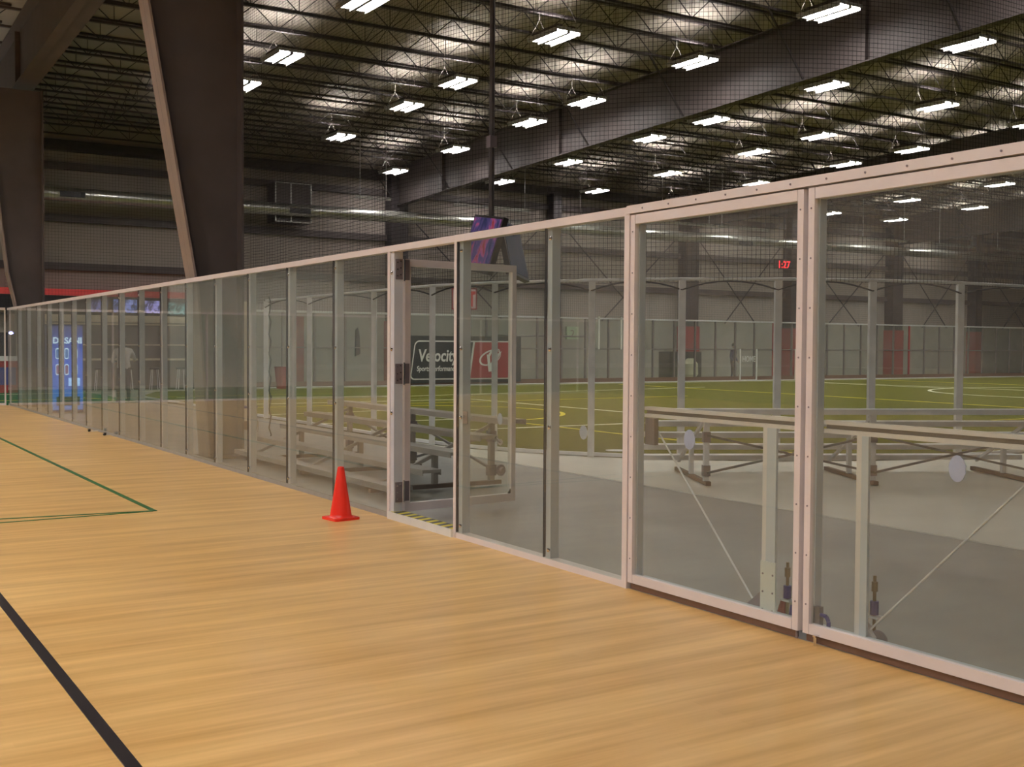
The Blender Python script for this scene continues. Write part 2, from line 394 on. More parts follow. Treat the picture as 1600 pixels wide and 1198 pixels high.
# header rail and sill of the fixed wall
MB().box(XG-.012, XG+.07, 5.76, YE, 2.385, 2.440).obj('header_rail', M['alu'], gw)
MB().box(XG-.014, XG+.09, -1.0, 5.76, 2.396, 2.447).obj('gate_header_rail', M['alu'], gw)
hb = MB()
for i in range(26): hb.lathe([(.006, -.004), (.006, 0)], 6, (XG-.014, 5.6-i*.25, 2.42), Matrix.Rotation(PI/2, 4, 'Y'))
tag(hb.obj('header_screws', M['hinge'], gw), kind='stuff')
left = [9.225]+[10.46+1.262*i for i in range(0, 17)]
lab_ok = []
for a, b_ in zip(left, left[1:]):
    if b_ > YE: break
    pane(a+.003, b_-.003); lab_ok.append(b_)
for y in lab_ok[:-1]: fin(y)
pane(lab_ok[-1], YE-.02)
MB().box(XG+.007, XG+.09, 9.226, YE, -.02, .05).obj('sill', mat('grey_sill', (.36, .35, .33), .5), gw)
MB().box(XG-.006, XG+.08, 5.787, 7.966, .0, .045).obj('sill', M['alu'], gw)
MB().box(XG-.004, XG+.05, 5.787, 7.966, .0, .006).obj('sill_shadow_gap', M['seal'], gw)  # black strip laid in as the shadow line under the sill
# door jambs
def jamb(y, nm='door_jamb'):
    o = MB().box(XG-.045, XG+.10, y-.035, y+.012, 0, 2.385).obj(nm, M['alu'], gw); return o
j1 = MB().box(XG-.010, XG+.02, 9.178, 9.225, 0, 2.385).obj('door_jamb', M['alu'], gw)
j2 = MB().box(XG+.0, XG+.085, 9.108, 9.175, 0, 2.385).obj('hinge_post', M['alu_grey'], gw)
for z in (2.2, 1.52, .95):
    MB().lathe([(.012, -.016), (.02, -.012), (.02, 0)], 12, (XG, 9.14, z), Matrix.Rotation(PI/2, 4, 'Y')).obj('bolt', M['chrome'], j2, True)
j3 = MB().box(XG-.010, XG+.012, 7.966, 8.006, 0, 2.385).obj('door_jamb', M['alu'], gw)
fin(7.962); fin(6.70)
pane(6.703, 7.96, .045); pane(5.787, 6.697, .045)
sp = MB().box(XG+.015, XG+.021, 7.83, 7.91, .93, 1.03).obj('strike_plate', M['hinge'], gw)
MB().lathe([(.008, -.01), (.010, 0)], 10, (XG+.012, 7.87, .99), Matrix.Rotation(PI/2, 4, 'Y')).obj('screw', M['chrome'], sp)
MB().box(XG-.010, XG+.04, 5.735, 5.785, 0, 2.396).obj('gate_post', M['alu'], gw)
# threshold under the open door
th = MB().box(XG-.030, XG+.11, 8.007, 9.177, .0, .065).obj('door_threshold', M['white'], gw)
hz = MB(); 
for i in range(17):
    y0 = 8.01+i*.0665; hz.k = i % 2
    hz.prism([(XG-.015, y0), (XG+.105, y0+.035), (XG+.105, y0+.099), (XG-.015, y0+.064)], .065, .067)
hz.obj('hazard_tape', [M['yellow'], M['black']], th)
# fixed panes out of the frame to the right
for y in (2.72, 1.45, .18): pane(y-1.26, y); fin(y)
MB().box(XG-.04, XG+.07, -1.08, 2.72, 0, .045).obj('sill', M['alu'], gw)

# blue dots stuck on the glass and z=1
for i, (y, z, w_, h_, lab) in enumerate(((6.24, .97, .045, .048, 'grey oval vinyl dot on the glass left of the folding gates'), (5.16, 1.0, .05, .06, 'grey round vinyl dot on the left gate glass'),
                                (3.31, 1.0, .045, .062, 'pale blue oval vinyl dot on the right gate glass'), (8.12, 1.11, 0, 0, ''), (7.32, 1.0, .035, .045, 'small pinkish vinyl dot on the glass behind the open door'))):
    if not w_: continue
    tag(MB().prism([(w_*math.cos(2*PI*k/24)*(1+.05*math.sin(3*k)), h_*math.sin(2*PI*k/24)) for k in range(24)], -.001, .001,
        Matrix.Translation((XG+.0085, y, z)) @ Matrix(((0,0,1,0),(1,0,0,0),(0,1,0,0),(0,0,0,1)))).obj('vinyl_dot', M['sticker']), lab, 'sticker')

# swing door standing open
hx, hy = XG+.13, 9.20; ang = math.atan2(.13, 1.2)
dr = thing('glass_swing_door', 'framed glass door standing open away from the court', 'door', (hx, hy, 0), ang)
DW, z0, z1 = 1.28, .05, 2.33
for nm, bx in (('hinge_stile', (0, .06, -.04, .02, z0, z1)), ('lock_stile', (DW-.05, DW, -.04, .02, z0, z1)), ('top_rail', (.06, DW-.05, -.04, .02, z1-.065, z1)), ('bottom_rail', (.06, DW-.05, -.04, .02, z0, z0+.075))):
    MB().box(*bx).obj(nm, M['alu'], dr)
MB().box(.055, DW-.045, -.016, -.004, z0+.07, z1-.06).obj('glass_pane', M['glass'], dr)
for z in (2.23, 1.30, .24):
    h_ = MB().box(.0, .045, -.046, -.04, z-.09, z+.09).obj('hinge', M['hinge'], dr)
    MB().bar((-.014, -.05, z-.1), (-.014, -.05, z+.1), .007, 8).obj('hinge_pin', M['chrome'], h_)
    hl = MB().box(XG+.012, XG+.083, 9.101, 9.108, z-.09, z+.09).obj('hinge_leaf', M['hinge'], gw)
    for dx in (.03, .06):
        for dz in (-.06, .0, .06): MB().lathe([(.006, 0), (.006, .003)], 8, (XG+dx, 9.101, z+dz+(dx-.03)*.4), Matrix.Rotation(PI/2, 4, 'X')).obj('screw', M['chrome'], hl)
lk = MB().lathe([(.055, 0), (.055, .012), (.03, .014), (.028, .05), (.0, .052)], 24, (DW-.19, -.045, .36), Matrix.Rotation(PI/2, 4, 'X')).obj('round_lock', M['hinge'], dr, True)
lv = MB().lathe([(.03, 0), (.03, .012)], 20, (DW-.20, -.045, .63), Matrix.Rotation(PI/2, 4, 'X')); lv.bar((DW-.20, -.06, .63), (DW-.26, -.06, .68), .014, 8)
lv.obj('lever_handle', M['chrome'], dr, True)
MB().prism([(DW-.05, .05), (DW-.05, .17), (DW-.14, .05)], -.03, -.02, Matrix(((1,0,0,0),(0,0,1,0),(0,1,0,0),(0,0,0,1)))).obj('corner_brace', M['black'], dr)

# folding gate leaves
def gate(y1, y0, lab, flip):
    g = thing('gate_leaf', lab, 'gate', (XG, (y0+y1)/2, 0)); ym = (y0+y1)/2
    W = y1-y0; a, b_ = -W/2, W/2
    def P(nm, bx, ma): return MB().box(*bx).obj(nm, M[ma], g)
    for nm, ya, yb in (('front_stile', b_-.042, b_), ('front_stile', a, a+.042)):
        o = P(nm, (-.006, .03, ya, yb, .045, 2.386), 'alu')
        sb = MB()
        for i in range(9): sb.lathe([(.005, -.003), (.005, 0)], 6, (-.006, (ya+yb)/2, .2+i*.26), Matrix.Rotation(PI/2, 4, 'Y'))
        tag(sb.obj('screws', M['hinge'], o), kind='stuff')
    P('top_rail', (-.006, .03, a+.046, b_-.046, 2.328, 2.386), 'alu'); P('bottom_rail', (-.006, .03, a+.046, b_-.046, .045, .10), 'alu')
    P('rear_stile', (.03, .078, b_-.05, b_, .045, 2.386), 'alu_grey'); P('rear_stile', (.03, .078, a, a+.05, .045, 2.386), 'alu_grey')
    P('rear_top_rail', (.03, .078, a+.05, b_-.05, 2.328, 2.386), 'alu_grey'); P('rear_bottom_rail', (.03, .10, a+.05, b_-.05, .045, .085), 'alu_grey')
    P('glass_pane', (.012, .023, a+.02, b_-.02, .06, 2.37), 'glass'); P('gap_shade_strip', (.004, .024, a+.02, b_-.02, .006, .045), 'brown')  # dark strip put in for the shade in the gap under the leaf
    mr = P('middle_rail', (.08, .12, a+.05, b_-.05, 1.150, 1.172), 'alu'); P('middle_rail', (.08, .12, a+.05, b_-.05, 1.105, 1.127), 'alu')
    P('rail_channel', (.10, .11, a+.05, b_-.05, 1.127, 1.150), 'alu_dark')
    return g, a, b_, ym, P
gA, a, b_, ym, P = gate(5.725, 4.262, 'left folding glass gate with diagonal rod falling to the right', 0)
s0 = 4.60-ym
P('sub_post', (.08, .12, s0-.012, s0+.022, .085, 1.105), 'alu'); P('sub_post', (.075, .09, s0-.085, s0-.014, .085, 1.105), 'alu_grey'); P('post_channel', (.095, .10, s0+.022, s0+.03, .085, 1.105), 'alu_dark')
MB().bar((.13, 5.66-ym, 1.08), (.13, 4.69-ym, .06), .006, 6).obj('tie_rod', M['galv_r'], gA)
MB().box(.085, .12, b_-.14, b_-.05, .93, 1.10).obj('rod_bracket', M['hinge'], gA); MB().prism([(0, 0), (.12, 0), (0, .10)], -.02, .02, Matrix.Translation((.12, s0+.035, .085)) @ Matrix(((0,0,1,0),(1,0,0,0),(0,1,0,0),(0,0,0,1)))).obj('corner_bracket', M['hinge'], gA)
pp = P('lock_plate', (.060, .070, s0-.105, s0+.010, .04, .36), 'white')
for z in (.09, .19, .29):
    for dy in (-.01, -.085): MB().lathe([(.006, -.003), (.006, 0)], 8, (.060, s0+dy, z), Matrix.Rotation(PI/2, 4, 'Y')).obj('screw', M['hinge'], pp)
def dropbolt(g, y, z, x=.15):
    o = MB().bar((x, y, z), (x, y, z+.30), .009, 8).obj('drop_bolt', M['brass'], g)
    MB().lathe([(.016, 0), (.016, .05)], 10, (x, y, z+.22)).obj('bolt_grip', M['brass'], o)
    MB().bar((x, y, z+.10), (x, y, z+.17), .022, 10).obj('blue_sleeve', M['blue'], o)
    MB().box(x-.03, x+.03, y-.04, y+.03, z+.085, z+.095).obj('bolt_bracket', M['galv_r'], o)
    return o
dropbolt(gA, 4.490-ym, .06)
MB().bar((.14, 4.535-ym, .03), (.16, 4.525-ym, .14), .028, 10, .018).obj('red_grip', M['red'], gA)
MB().bar((.14, 4.45-ym, .03), (.14, 4.45-ym, .13), .020, 8, .006).obj('blue_clamp', M['blue'], gA)
MB().box(.12, .14, a+.04, a+.075, .10, .24).obj('keeper', M['white'], gA)
for yy in (a+.02,): MB().bar((.01, yy, -.0), (.01, yy, .05), .008, 8).obj('floor_pin', M['hinge'], gA)
gB, a, b_, ym, P = gate(4.228, 2.765, 'right folding glass gate with diagonal rod rising to the right', 1)
s0 = 3.935-ym
P('sub_post', (.08, .12, s0-.012, s0+.022, .085, 1.105), 'alu'); P('sub_post', (.075, .09, s0-.058, s0-.014, .085, 1.105), 'alu_grey'); P('post_channel', (.095, .10, s0+.022, s0+.03, .085, 1.105), 'alu_dark')
MB().bar((.13, 3.93-ym, .08), (.13, 2.89-ym, 1.10), .006, 6).obj('tie_rod', M['galv_r'], gB)
MB().box(-.02, .02, -.05, .05, -.035, .035, Matrix.Translation((.13, 3.92-ym, .09)) @ Matrix.Rotation(math.radians(45), 4, 'X')).obj('rod_bracket', M['alu'], gB)
dropbolt(gB, 3.888-ym, .09)
MB().lathe([(.05, -.012), (.055, 0), (.05, .012)], 20, (.15, 3.86-ym, .062), Matrix.Rotation(PI/2, 4, 'Y')).obj('caster_wheel', M['hinge'], gB, True)
kb = P('keeper', (.03, .06, 4.185-ym, 4.22-ym, .06, .19), 'white')
P('latch_body', (.03, .06, 4.145-ym, 4.185-ym, .065, .19), 'hinge')
MB().tube([(.04, 4.15-ym, .15), (.05, 4.115-ym, .145), (.05, 4.10-ym, .12), (.05, 4.10-ym, .06)], .011, 8).obj('blue_clamp', M['blue'], gB)
MB().bar((-.025, 4.12-ym, .0), (-.025, 4.12-ym, .045), .010, 10).obj('floor_pin', M['chrome'], gB)
MB().box(-.035, .0, 4.11-ym, 4.13-ym, .045, .055).obj('pin_bracket', M['chrome'], gB)

# end glass wall of the court
ew = thing('end_glass_wall', 'glass end wall with thin aluminium rail at the far left end of the court', 'glass wall', (0, YE, 0)); ew['kind'] = 'structure'
MB().box(-13.9, XG-.06, -.05, .05, 2.385, 2.445).obj('header_rail', M['alu'], ew); MB().box(-13.9, XG-.06, -.04, .04, -.02, .05).obj('sill', M['alu'], ew)
for i in range(15):
    x = XG-.05-i*1.25
    if x < -13.9: break
    MB().box(x-.03, x+.0, -.03, .05, 0, 2.39).obj('end_post', M['alu'], ew)
    MB().box(max(-13.9, x-1.22), x-.03, -.006, .006, .05, 2.385).obj('glass_pane', M['glass'], ew)
# ================================================================= CONE
cn = thing('traffic_cone', 'small bright red traffic cone on the wood court by the glass door', 'cone', (4.10, 9.36, 0), math.radians(8))
MB().prism([(x, y) for x, y in [(sx*.128-(sx*.025)*(1-c_), sy*.128-(sy*.025)*(1-s_)) for sx, sy, c_, s_ in
      [(1,1,1,0),(1,1,.7,.7),(1,1,0,1),(-1,1,0,1),(-1,1,.7,.7),(-1,1,1,0),(-1,-1,1,0),(-1,-1,.7,.7),(-1,-1,0,1),(1,-1,0,1),(1,-1,.7,.7),(1,-1,1,0)]]], .0, .022).obj('base', M['cone'], cn)
MB().lathe([(.108, .022), (.098, .032), (.094, .05), (.030, .455), (.026, .468), (.016, .470), (.014, .44)], 40).obj('body', M['cone'], cn, True)

# small chrome bits lying at the foot of the glass
for i, (x, y, lab) in enumerate(((4.36, 20.9, 'small silver roller on the court at the foot of the far glass, left one'), (4.40, 19.9, 'small silver roller on the court at the foot of the far glass, right one'))):
    t = thing('floor_roller', lab, 'roller', (x, y, 0), .3*i)
    MB().lathe([(.022, -.02), (.026, 0), (.022, .02)], 12, (0, 0, .026), Matrix.Rotation(PI/2, 4, 'Y')).obj('wheel', M['black'], t, True)
    MB().box(-.03, .03, -.012, .012, .03, .062).obj('fork', M['chrome'], t); MB().box(.03, .15, -.012, .012, .004, .02).obj('tail', M['white'], t)

# ================================================================= RINK POSTS AND NET
ratios = [.859, 1.0114, 1.184, 1.361, 2.0]
RP = []
for r in [.7329]+ratios:      # along the arc of the curb
    best = min(((abs(px/py-r), (px, py)) for px, py in [(CX-(CR+.04)*math.cos(t*PI/2/400), CY-(CR+.04)*math.sin(t*PI/2/400)) for t in range(401)]))[1]
    RP.append(best)
RP[-1] = (17.0, CY-CR-.04); RP.append((20.2, CY-CR-.04)); RP.append((22.8, CY-CR-.04))
RP = [(CX-CR-.04, 23.1), (CX-CR-.04, 20.7), (CX-CR-.04, 17.8), (CX-CR-.03, 15.7), (8.74, 14.35)]+RP
ZR = 2.47
rk = thing('net_post_row', 'row of slim grey posts on the turf curb that carry the safety net', 'posts')
for i, (x, y) in enumerate(RP):
    wd = .045
    MB().box(-wd, wd, -wd, wd, 0, ZR, Matrix.Translation((x, y, 0)) @ Matrix.Rotation(-.55, 4, 'Z')).obj('post', M['galv_r'], rk)
for (p, q) in zip(RP, RP[1:]):
    MB().bar((p[0], p[1], ZR+.02), (q[0], q[1], ZR+.02), .022, 6).obj('top_rail', M['galv_r'], rk)

# safety net hanging from the joists to the posts
path = [(CX-CR-.03, 25.0)] + [(CX-(CR+.03)*math.cos(PI/2*i/40), CY-(CR+.03)*math.sin(PI/2*i/40)) for i in range(41)] + [(24.5, CY-CR-.03)]
def resample(path, st):
    out = [Vector(path[0])]; rem = st
    for p, q in zip(path, path[1:]):
        p = Vector(p); q = Vector(q); L = (q-p).length; t = rem
        while t <= L: out.append(p+(q-p)*(t/L)); t += st
        rem = t-L
    return out
def net(path, z0, zt, cell, r, hem=True, step=3):
    b = MB(); P_ = resample(path, cell)
    sag = lambda i: 0
    for i, p in enumerate(P_):
        b.bar((p.x, p.y, z0), (p.x, p.y, zt(p.y)), r, 3, cap=False)
    zmax = max(zt(p.y) for p in P_); k = 0
    z = z0
    while z < zmax:
        Q = P_[::step]+[P_[-1]]
        for p, q in zip(Q, Q[1:]):
            if z < zt(p.y): b.bar((p.x, p.y, z+.012*math.sin(p.y*1.7+z)), (q.x, q.y, z+.012*math.sin(q.y*1.7+z)), r, 3, cap=False)
        z += cell
    return b
nb = net(path, ZR-.02, lambda Y: ztop(Y)-JD-.03, .062, .0030)
sn = thing('safety_net', 'tall black safety net hanging over the near edge of the turf field', 'net')
tag(nb.obj('netting', M['rope'], sn), kind='stuff')
hm = MB()
for p, q in zip(RP, RP[1:]):
    P0 = None
    for k in range(9):
        t = k/8; s_ = -.10*(1-4*(t-.5)**2)*-1
        pt = (p[0]+(q[0]-p[0])*t-.03, p[1]+(q[1]-p[1])*t-.03, ZR-.13+.12*(1-(2*t-1)**2))
        if P0: hm.bar(P0, pt, .012, 5)
        P0 = pt
hm.obj('hem_rope', M['rope'], sn)
MB().bar((CX-CR-.03, 25.0, 2.3), (CX-CR-.03, 25.0, ztop(25)-JD), .035, 6).obj('edge_rope', M['rope_w'], sn)
cd = MB().tube([(6.41+.02*math.sin(k*2.1), 17.43, .02+.1*k) for k in range(24)], .012, 5)
tag(cd.obj('hanging_cord', M['rope']), 'thin wavy black cord hanging to the walkway beside the cream pillar', 'cord')
n2 = net([(5.6, 38.9), (63, 38.9)], 2.75, lambda Y: 7.9, .10, .003, step=20)
t2 = thing('far_safety_net', 'distant safety net above the far rink boards', 'net', )
tag(n2.obj('netting', M['rope'], t2), kind='stuff')

# ================================================================= FAR BARRIER
YB = 39.0
fb = thing('rink_barrier', 'pale glass rink barrier with posts along the far side of the turf', 'barrier', (0, YB, 0))
x = 13.6; k = 0
while x < 62.5:
    nm = 'post'
    MB().box(x-.035, x+.035, -.04, .04, 0, 2.74).obj(nm, M['red'] if k in (21, 29) else M['alu_dark'], fb)
    MB().box(x+.035, x+1.185, .0, .01, .22, 1.44).obj('lower_pane', M['glass2'], fb)
    MB().box(x+.035, x+1.185, .0, .01, 1.48, 2.72).obj('upper_pane', M['glass2'], fb)
    x += 1.22; k += 1
MB().box(13.6, 22.5, -.05, .05, 2.73, 2.80).obj('top_rail', M['white'], fb)
MB().box(22.5, 62.5, -.05, .05, 2.73, 2.79).obj('top_rail', M['galv_r'], fb)
MB().box(13.6, 62.5, -.05, .05, 1.44, 1.49).obj('middle_rail', M['alu_dark'], fb)
MB().box(13.6, 62.5, -.05, .05, 0, .22).obj('kick_board', M['brown'], fb)
MB().box(13.6, 62.5, -.09, -.05, -.0, .05).obj('white_curb', M['white'], fb)
for x in (28.9, 30.1):
    MB().box(x-.04, x+.04, -.08, -.04, 1.45, 2.85).obj('gate_post', M['white'], fb)
for xc, s_ in ((37.55, 'HOME'), (41.15, 'GUEST')):
    for bx in ((xc-.55, xc-.49), (xc+.49, xc+.55)): MB().box(bx[0], bx[1], -.11, -.06, .05, 1.5).obj('gate_stile', M['white'], fb)
    MB().box(xc-.55, xc+.55, -.11, -.06, .0, .07).obj('gate_sill', M['white'], fb)
    text('lettering', s_, .38, M['white'], fb, Matrix.Translation((xc, -.12, .90)) @ Matrix.Rotation(PI/2, 4, 'X'), offset=.004, align='CENTER', sx=.78)

# banner on the far barrier
bn = thing('sponsor_banner', 'black and red sports banner on the far rink barrier with a white outline', 'banner', (19.85, YB-.17, .24))
BW, BH = 4.85, 1.52
MB().box(-.12, BW+.22, .03, .05, -.12, 1.70).obj('backing_sheet', mat('charcoal_sheet', (.05, .055, .055), .7), bn)
def rpar(x0, x1, z0, z1, sh, r, n=6):
    out = []
    for cx_, cz, a0 in ((x1-r, z0+r, -90), (x1-r, z1-r, 0), (x0+r, z1-r, 90), (x0+r, z0+r, 180)):
        for i in range(n+1):
            t = math.radians(a0+90*i/n); z = cz+r*math.sin(t); out.append((cx_+r*math.cos(t)+sh*(z-z0), z))
    return out
XZ = Matrix(((1,0,0,0),(0,0,-1,0),(0,1,0,0),(0,0,0,1)))
MB().prism(rpar(0, BW-.22, 0, BH, .15, .2), -.01, 0, XZ).obj('white_outline', M['white'], bn)
MB().prism(rpar(.05, BW-.27, .05, BH-.05, .15, .16), 0, .012, XZ).obj('black_panel', mat('banner_black', (.035, .04, .045), .6), bn)
rp = [(2.62, .05)]+[p for p in rpar(.05, BW-.27, .05, BH-.05, .15, .16) if p[0] > 3.2]+[(2.62+.21, BH-.05)]
MB().prism(rp, .012, .022, XZ).obj('red_panel', mat('banner_red', (.36, .035, .04), .6), bn)
MB().prism([(2.58, .05), (2.66, .05), (2.87, BH-.05), (2.79, BH-.05)], .022, .028, XZ).obj('divider', M['white'], bn)
RXm = lambda x, z, d=-.03: Matrix.Translation((x, d, z)) @ Matrix.Rotation(PI/2, 4, 'X')
text('lettering', 'Velocity', .66, M['white'], bn, RXm(.34, .72), shear=.12, offset=.014, sx=.80)
text('lettering', 'Sports Performance', .28, M['white'], bn, RXm(.28, .34), shear=.15, offset=.005, sx=.78)
lg = MB()
def ring(cx_, cz, rx, rz, tilt, w0, n=40, a0=0, a1=360):
    pts = []
    for i in range(n+1):
        t = math.radians(a0+(a1-a0)*i/n); wd = w0*(.35+.65*abs(math.sin(t/2)))
        for s_ in (1, -1):
            x_ = (rx+s_*wd)*math.cos(t); z_ = (rz+s_*wd)*math.sin(t)
            pts.append((cx_+x_*math.cos(tilt)-z_*math.sin(tilt), cz+x_*math.sin(tilt)+z_*math.cos(tilt)))
    for i in range(n):
        a_, b2, c_, d_ = pts[2*i], pts[2*i+2], pts[2*i+3], pts[2*i+1]
        lg.prism([a_, b2, c_, d_], .022, .03, XZ)
ring(3.58, .86, .50, .26, .35, .035)
lg.prism([(3.42, .98), (3.55, .98), (3.58, .62), (3.95, 1.02), (4.12, 1.12), (3.62, .30), (3.50, .30)], .022, .032, XZ)
ring(3.78, 1.02, .26, .14, .5, .05, a0=-80, a1=170)
lg.obj('swoosh_logo', M['white'], bn)

# ================================================================= BLEACHERS
M['plank_dull'] = mat('weathered_grey_plank', (.40, .36, .33), .55, .1)
def bleacher(lab, loc, rz, L=4.95, frames=(.55, 2.48, 4.41), dz=0, pm='galv_r'):
    # local x along the planks, local y from the tall back (0) towards the low front (+1.4)
    t = thing('bleacher', lab, 'bleacher', loc, rz, None)
    rows = [(0.0, .86), (.36, .70), (.72, .54), (1.05, .37), (1.38, .21)]
    for y, z in [(y, z-dz) for y, z in rows]:
        p = MB().box(0, L, y-.11, y+.11, z-.035, z); p.box(0, L, y-.11, y-.10, z-.06, z-.03); p.box(0, L, y+.10, y+.11, z-.06, z-.03)
        p.obj('plank', M[pm], t)
    for x in frames:
        fr = MB()
        fr.box(x-.03, x+.03, -.03, .03, .04, .80-dz); fr.box(x-.025, x+.025, .69, .75, .04, .48-dz); fr.bar((x, 0, .77-dz), (x, 1.4, .13-dz*.5), .025, 4)
        fr.obj('frame', M[pm], t)
        MB().box(x-.03, x+.03, -.12, 1.5, .0, .045).obj('foot_beam', M['brown'], t)
        MB().box(x-.04, x+.04, -.045, .045, .48, .60).obj('clamp', M['hinge'], t); MB().box(x-.04, x+.04, -.045, .045, .10, .22).obj('clamp', M['hinge'], t)
    for xa, xb in zip(frames, frames[1:]):
        MB().bar((xa, -.05, .56), (xb, -.05, .14), .018, 4).obj('cross_brace', M['alu_dark'], t); MB().bar((xa, -.06, .14), (xb, -.06, .56), .018, 4).obj('cross_brace', M['alu_dark'], t)
    return t
u = Vector((.883, -.469)); bp_ = Vector((8.69, 9.66))-u*.55
bleacher('low aluminium bleacher on the pale concrete behind the folding gates', (bp_.x, bp_.y, 0), math.atan2(-.469, .883))
bq = Vector((8.69, 9.66))+u*4.6
bleacher('low aluminium bleacher past the right gate at the edge of the view', (bq.x, bq.y, 0), math.atan2(-.469, .883))
bleacher('low aluminium bleacher along the glass wall behind the red cone', (6.60, 10.35, 0), PI/2, 4.95, dz=.10, pm='plank_dull')

# ================================================================= LAMPS
def fixture(name, lab, loc, group, down='lamp', rz=0, wires=True):
    e = thing(name, lab, 'ceiling light', loc, rz, group)
    for s_ in (-1, 1):
        h_ = MB(); x = s_*.19
        h_.box(x-.155, x+.155, -.64, .64, .035, .05); h_.box(x-.155, x-.145, -.64, .64, -.075, .035); h_.box(x+.145, x+.155, -.64, .64, -.075, .035)
        h_.obj('reflector', M['housing'], e)
        MB().box(x-.125, x+.125, -.62, .62, .0, .015).obj('tubes', M[down], e)
        MB().box(x-.05, x+.05, -.5, .5, .052, .056).obj('uplight_slot', M['lamp_up'], e)
        cw = MB(); cw.box(x-.075, x-.068, -.53, .53, .05, .15); cw.box(x+.068, x+.075, -.53, .53, .05, .15); cw.box(x-.068, x+.068, -.53, -.523, .05, .15); cw.box(x-.068, x+.068, .523, .53, .05, .15)
        cw.obj('added_uplight_baffle', M['steel'], e)  # channel walls added to narrow the uplight on the deck
    MB().box(-.36, .36, -.68, -.64, -.02, .05).obj('end_bar', M['housing'], e); MB().box(-.36, .36, .64, .68, -.02, .05).obj('end_bar', M['housing'], e)
    if wires:
        wz = MB()
        for sy in (-.64, .64):
            for sx in (-.3, .3): wz.bar((sx, sy, .05), (0, sy*1.02, .545), .006, 4)
            wz.bar((0, sy*1.02, .54), (0, sy*1.02, 1.17), .006, 4)
        tag(wz.obj('hanging_wires', M['rope_w'], e), kind='stuff')
    return e
Xs = [10.8, 15.95, 20.45, 25.5, 30.5, 35.5, 40.5, 45.5, 50.7, 56.0]
Ys = [13.9, 18.7, 23.45, 28.4, 31.6, 36.6, 41.5]
on = ['first', 'second', 'third', 'fourth', 'fifth', 'sixth', 'seventh', 'eighth', 'ninth', 'tenth']
first = None
for i, X in enumerate(Xs):
    for j, Y in enumerate(Ys):
        if X > 45 and Y < 18 or Y > 40 and X < 18: continue
        lab = 'fluorescent light, %s from the back wall, in the %s row beyond the tapered column' % (on[len(Ys)-1-j], on[i])
        loc = (X, Y, 9.06-.035*(Y-28))
        if first is None: first = fixture('strip_light', lab, loc, 'fluorescent lights over the turf field')
        else:
            c = copy_tree(first); c.location = loc; c['label'] = lab
cf = None
for X in (-10.5, -5.5, -.6):
    for k_, Y in enumerate((-4, 1.5, 7, 12.5, 18, 23.5, 28.5)):
        lab = 'fluorescent light over the wood court, %s from the far end, %s row' % (on[6-k_], {-10.5: 'outer', -5.5: 'middle', -.6: 'inner'}[X])
        loc = (X, Y, 8.4 - .03*Y)
        if cf is None: cf = fixture('court_light', lab, loc, 'lights over the wood court', 'lamp_c')
        else: c = copy_tree(cf); c.location = loc; c['label'] = lab

lf = None  # unseen lamps added to brighten the lobby mirrored in the glass
for X in (-7.5, -2.5, 2.6):
    for k_, Y in enumerate((34.2, 38.6)):
        lab = 'added unseen light over the lobby carpet, %s row, %s' % (('nearer', 'farther')[k_], {-7.5: 'outer one', -2.5: 'middle one', 2.6: 'innermost one'}[X])
        if lf is None: lf = fixture('added_lobby_light', lab, (X, Y, 5.2), 'added unseen lights over the lobby', 'lamp_l', 0, False); MB().bar((0, 0, .05), (0, 0, 4.75), .012, 5).obj('hanging_stem', M['steel'], lf)
        else: c = copy_tree(lf); c.location = (X, Y, 5.2); c['label'] = lab

# ================================================================= DUCTS, HEATERS, PIPES AT THE BACK
du = thing('air_duct', 'long round galvanised air duct running along the back wall', 'duct', (0, 42.6, 0))
MB().bar((5, 0, 6.82), (70, 0, 7.08), .24, 20).obj('duct_tube', M['galv'], du, True)
for x in range(9, 68, 3):
    z = 6.82+(x-5)*.26/65
    MB().bar((x, 0, z), (x+.05, 0, z), .25, 20).obj('duct_seam', M['galv'], du, True)
for x in (7.9, 16.4, 24.6, 40.2):
    MB().box(x, x+.85, -.27, -.20, 6.72, 6.92).obj('grille', M['black'], du)
for x in (6.5, 14.5, 22.5, 30.5, 38.5, 46.5, 54.5): MB().bar((x, 0, 7.1), (x, 0, 9.6), .012, 4).obj('hanger', M['steel'], du)
for i, (x0, x1) in enumerate(((18.1, 19.6), (22.4, 26.0), (33.0, 36.2), (36.6, 39.8), (46.3, 49.9), (52.4, 55.6), (57.5, 61))):
    e = thing('heater_tube', 'thin bright radiant heater tube hanging before the back wall, %s from the left' % on[i], 'heater', (x0, 40, 7.2))
    MB().bar((0, 0, 0), (x1-x0, 0, 0), .045, 8).obj('tube', M['galv'], e, True)
    MB().box(0, x1-x0, -.09, .09, .06, .075).obj('reflector', M['galv'], e)
    for x in (.2, x1-x0-.2): MB().bar((x, 0, .07), (x, 0, 2.6), .014, 4).obj('hanger', M['galv_r'], e)
hv = thing('wall_air_handler', 'framed air handling unit on the back wall above the duct', 'air unit', (16.0, 43.1, 6.4))
MB().box(0, 1.5, -.2, .7, 0, 1.55).obj('cabinet', M['steel'], hv)
fr = MB()
for x in (-.02, .62, 1.46): fr.box(x, x+.05, -.25, -.2, 0, 1.58)
for z in (0, .45, 1.53): fr.box(0, 1.5, -.25, -.2, z, z+.04)
fr.obj('metal_frame', M['galv'], hv); MB().box(.1, 1.4, -.24, -.2, .1, .4).obj('vent', M['black'], hv)
